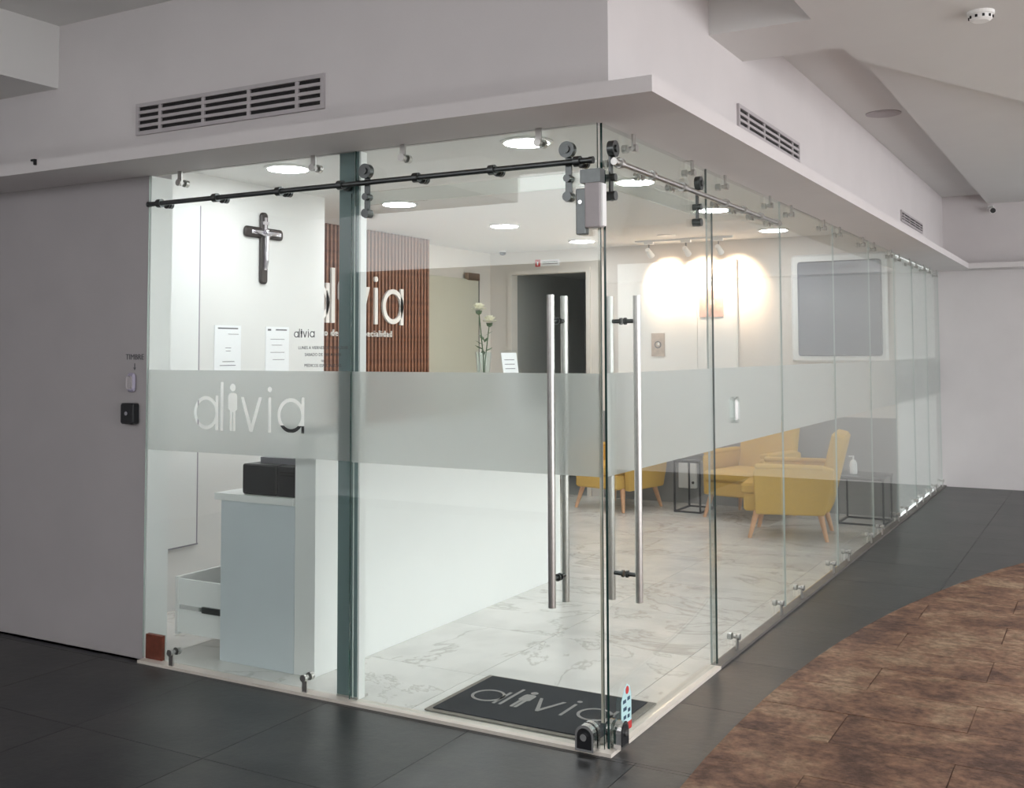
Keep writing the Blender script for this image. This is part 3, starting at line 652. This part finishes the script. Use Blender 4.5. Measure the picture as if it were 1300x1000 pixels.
# ------------------------------------------------------------ reception
CT = 1.15
t = thing('reception_counter', 'white half-height reception counter wall', 'counter', (-1.67, 1.5, 0))
MB().box(-1.738, -1.61, .17, 2.80, .001, CT).build('body', M['white'], t)
MB().box(-1.745, -1.603, .163, 2.807, CT, CT+.02).build('cap', M['white'], t)
t = thing('reception_desk', 'grey white reception desk with an open drawer', 'desk', (-2.0, .9, 0))
MB().box(-2.23, -1.74, .17, .19, .001, .815).build('side_panel', M['bluegrey'], t)
MB().box(-2.23, -1.74, 2.1, 2.12, .001, .815).build('side_panel', M['bluegrey'], t)
MB().box(-2.265, -1.741, .155, 2.14, .815, .85).build('worktop', M['white'], t)
MB().box(-2.22, -1.76, .19, .62, .44, .815).build('drawer_case', M['white'], t)
MB().box(-2.22, -1.76, .62, .64, .001, .44).build('inner_side', M['white'], t)
d = MB().box(-2.56, -2.0, .20, .214, .095, .375).box(-2.56, -2.0, .594, .608, .095, .375).box(-2.0, -1.985, .20, .608, .095, .375).box(-2.56, -2.0, .214, .594, .095, .108).build('drawer', M['white'], t)
MB().box(-2.578, -2.56, .195, .613, .085, .385).build('drawer_front', M['white'], d)
MB().box(-2.545, -2.38, .192, .20, .222, .242).build('slide_rail', M['chrome'], d); MB().box(-2.38, -2.23, .188, .20, .216, .248).build('slide_rail', M['dsteel'], d)
t = thing('folder', 'black folder leaning inside the open drawer', 'folder', (-2.3, .4, .11))
MB().prism([(-2.33, .12), (-2.31, .11), (-2.235, .40), (-2.255, .41)], (0, .30, 0), X, Z, Y, .22).build('cover', M['black'], t); MB().prism([(-2.30, .115), (-2.285, .11), (-2.225, .375), (-2.236, .385)], (0, .31, 0), X, Z, Y, .20).build('pages', M['paper'], t)
t = thing('printer', 'black desktop printer at the desk end', 'printer', (-1.93, .36, .85))
MB().rbox(-2.10, -1.87, .18, .56, .852, 1.005, .014, axis='y').build('body', M['black'], t)
MB().rbox(-1.868, -1.752, .185, .555, .852, 1.003, .010, axis='y').build('rear_section', M['black'], t)
MB().box(-2.04, -1.80, .25, .50, 1.004, 1.035).build('scanner_lid', M['printgrey'], t)
for z in (.955, .97): MB().box(-1.85, -1.76, .182, .185, z, z+.006).build('vent_slot_shade', M['dgrey'], t)  # dark bars paint the shade inside the printer vents
t = thing('counter_tray', 'black tray lying across the near end of the counter', 'tray', (-1.70, .33, CT+.02))
MB().rbox(-1.86, -1.60, .19, .50, CT+.021, CT+.04, .01).build('base', M['black'], t); MB().box(-1.86, -1.60, .19, .198, CT+.04, CT+.055).build('rim', M['black'], t)
t = thing('green_bottle', 'green bottle on the counter behind the frosted band', 'bottle', (-1.68, .56, CT+.02))
MB().lathe([(.035, .001), (.04, .01), (.04, .15), (.03, .175), (.015, .19)], (-1.68, .56, CT+.02), 20).build('body', M['green'], t, smooth=True); MB().lathe([(.014, .19), (.014, .225)], (-1.68, .56, CT+.02), 16).build('cap', M['white'], t)
# vase with two flowers
B = Vector((-1.68, 1.875, CT+.02))
t = thing('flower_vase', 'tall clear glass vase with two cream flowers on the counter', 'vase', B)
MB().lathe([(.036, .001), (.036, .02), (.030, .06), (.035, .20), (.052, .40), (.050, .40), (.033, .20), (.028, .06), (.030, .03)], B, 24).build('vessel', M['vase'], t, smooth=True)
for dx, dy, h in ((0, -.055, .66), (.01, .06, .585)):
    s_ = MB(); pr_ = B+Vector((0, 0, .03)); top = B+Vector((dx, dy, h)); mid = B+Vector((0, dy*.15+.01, h*.55))
    s_.tube(pr_, mid, .004, n=8); s_.tube(mid, top, .004, .0035, 8); so = s_.build('stem', M['stem'], t, smooth=True)
    MB().lathe([(.004, -.028), (.018, -.018), (.022, 0)], top, 12).build('calyx', M['stem'], so, smooth=True)
    fl = MB()
    for ring, (n, r, tilt, hh) in enumerate(((10, .050, .15, .004), (9, .042, .5, .012), (7, .032, .85, .018), (5, .02, 1.2, .02))):
        for k in range(n):
            a = 2*math.pi*(k+ring*.5)/n; o = Vector((math.cos(a), math.sin(a), 0)); sd = Vector((-math.sin(a), math.cos(a), 0)); upv = o*math.cos(tilt)+Z*math.sin(tilt)
            p0 = top+Z*hh; ws = r*.42
            fl.add([p0-sd*ws*.3, p0+sd*ws*.3, p0+upv*r*.7+sd*ws, p0+upv*r+sd*ws*.5+Z*.004, p0+upv*r-sd*ws*.5+Z*.006, p0+upv*r*.7-sd*ws], [(0, 1, 2, 3, 4, 5)])
    fl.build('bloom', M['petal'], so)
for k, (h, a, ln) in enumerate(((.50, .4, .07), (.47, 2.8, .08), (.40, 1.2, .09), (.41, 4.4, .10), (.38, 5.4, .09), (.44, 3.6, .07), (.46, 5.9, .06))):
    o = Vector((math.cos(a)*.5, math.sin(a), .35)).normalized(); p0 = B+Vector((0, .012, h)); sd = o.cross(Z).normalized()*.014
    MB().add([p0, p0+o*ln*.5+sd, p0+o*ln, p0+o*ln*.5-sd, p0+o*ln*.5+Z*.004], [(0, 1, 4), (1, 2, 4), (2, 3, 4), (3, 0, 4)]).build('leaf', M['stem'], t)
t = thing('acrylic_stand', 'small acrylic stand with white leaflet on the counter', 'leaflet stand', (-1.68, 2.30, CT+.02))
dd = Vector((.9, -.42, 0)).normalized(); ss = Vector((.42, .9, 0)).normalized(); c = Vector((-1.68, 2.30, CT+.022))
lean = (Z*.97-dd*.2).normalized()
MB().prism([(-.075, 0), (.075, 0), (.075, .42), (-.075, .42)], c, ss, lean, dd, .004).prism([(-.075, 0), (.075, 0), (.075, .09), (-.075, .09)], c-Z*.0005, ss, -dd, Z, .003).build('holder', M['acrylic'], t)
MB().prism([(-.07, .01), (.055, .01), (.055, .40), (-.07, .40)], c+dd*.0045, ss, lean, dd, .001).build('leaflet', M['paper'], t)
for k in range(5): MB().prism([(-.05, .35-.03*k), (.03, .35-.03*k), (.03, .354-.03*k), (-.05, .354-.03*k)], c+dd*.0056, ss, lean, dd, .0006).build('print_line', M['ink'], t)

# ------------------------------------------------------------ door mat
t = thing('door_mat', 'charcoal door mat with grey lettering inside the glass corner', 'mat', (-.45, .31, .002))
MB().rbox(-.885, -.02, .04, .605, .002, .009, .006).build('border', M['matedge'], t)
MB().rbox(-.855, -.055, .062, .583, .0092, .014, .004).build('pile', M['mat'], t)
logo(MB(), (-.80, .235, .0142), X, Y, Z, .69, .0012, .8).build('lettering', M['matlogo'], t)

# ------------------------------------------------------------ armchairs (local: faces -Y)
def make_chair():
    t = thing('armchair', '', 'armchair', (0, 0, 0), 'mustard armchairs in the waiting area')
    O = (0, 0, 0)
    MB().rbox(-.27, .27, -.37, .24, .22, .36, .035, axis='z').build('seat_base', M['yellow'], t, O, True)
    MB().rbox(-.262, .262, -.395, .22, .361, .45, .04, 4, axis='z').build('seat_cushion', M['yellow'], t, O, True)
    b = MB().rbox(-.30, .30, -.065, .065, 0, .66, .05, 4, axis='z')
    R = Matrix.Rotation(math.radians(-14), 3, 'X')
    b.v = [R @ q+Vector((0, .27, .24)) for q in b.v]; b.build('backrest', M['yellow'], t, O, True)
    for s in (-1, 1):
        a = MB(); x0, x1 = (s*.272, s*.345) if s > 0 else (s*.345, s*.272)
        # arm side panel: outline in the YZ plane, tapering to the front
        prof = [(-.26, .205), (.30, .215), (.36, .40), (.385, .60), (.30, .62), (-.24, .59), (-.272, .575), (-.275, .54)]
        a.prism(prof, (x0, 0, 0), Y, Z, X, x1-x0); ao = a.build('arm', M['yellow'], t, O)
        bm = ao.modifiers.new('soft', 'BEVEL'); bm.width = .018; bm.segments = 3
        MB().rbox(x0-.006, x1+.006, -.26, .30, .585, .625, .018, 3, axis='y').build('arm_pad', M['yellow'], ao, O, True)
        for y, sy in ((-.26, -1), (.26, 1)):
            MB().tube((s*.25, y, .222), (s*.30, y+sy*.055, 0), .026, .015, 14).build('leg', M['legwood'], t, O, True)
    return t
ch = make_chair()
def put(o, x, y, rz, label): o.location = (x, y, .0); o.rotation_euler = (0, 0, rz); o['label'] = label
c2, c3 = copy_tree(ch), copy_tree(ch)
put(ch, -.66, 5.31, math.radians(-81), 'mustard armchair seen from its side, nearest the right glass')
put(c2, -1.27, 6.11, math.radians(-14), 'mustard armchair against the back wall, behind the side-on armchair')
put(c3, -2.62, 6.10, math.radians(-14), 'mustard armchair seen behind the door handles')
def side_table(x0, x1, y0, y1, h, label):
    t = thing('side_table', label, 'table', ((x0+x1)/2, (y0+y1)/2, 0), 'black framed side tables'); r = .008
    for y in (y0, y1):
        f = MB()
        for a, b in (((x0, y, r), (x1, y, r)), ((x0, y, h-r), (x1, y, h-r)), ((x0, y, 0.001), (x0, y, h)), ((x1, y, 0.001), (x1, y, h))):
            f.box(min(a[0], b[0])-r, max(a[0], b[0])+r, y-r, y+r, max(min(a[2], b[2])-(r if a[2] == b[2] else 0), 0.0005), max(a[2], b[2])+(r if a[2] == b[2] else 0))
        f.build('leg_frame', M['black'], t)
    for x in (x0, x1): MB().box(x-r, x+r, y0+r, y1-r, .0005, 2*r).build('stretcher', M['black'], t)
    MB().rbox(x0-.02, x1+.02, y0-.02, y1+.02, h, h+.018, .008).build('top', M['dsteel'], t)
side_table(-2.0, -1.74, 6.05, 6.46, .50, 'black framed side table between two armchairs at back wall')
side_table(-.44, -.04, 6.08, 6.48, .42, 'black framed side table near the glass behind the side-on armchair')
t = thing('sanitizer_bottle', 'small white pump bottle on the far side table', 'bottle', (-.33, 6.25, .438))
MB().lathe([(.03, .001), (.034, .01), (.034, .10), (.02, .125), (.012, .13)], (-.33, 6.25, .438), 18).build('body', M['white'], t, smooth=True)
MB().tube((-.33, 6.25, .568), (-.33, 6.25, .605), .008).tube((-.33, 6.25, .60), (-.37, 6.25, .597), .006).build('pump', M['white'], t)
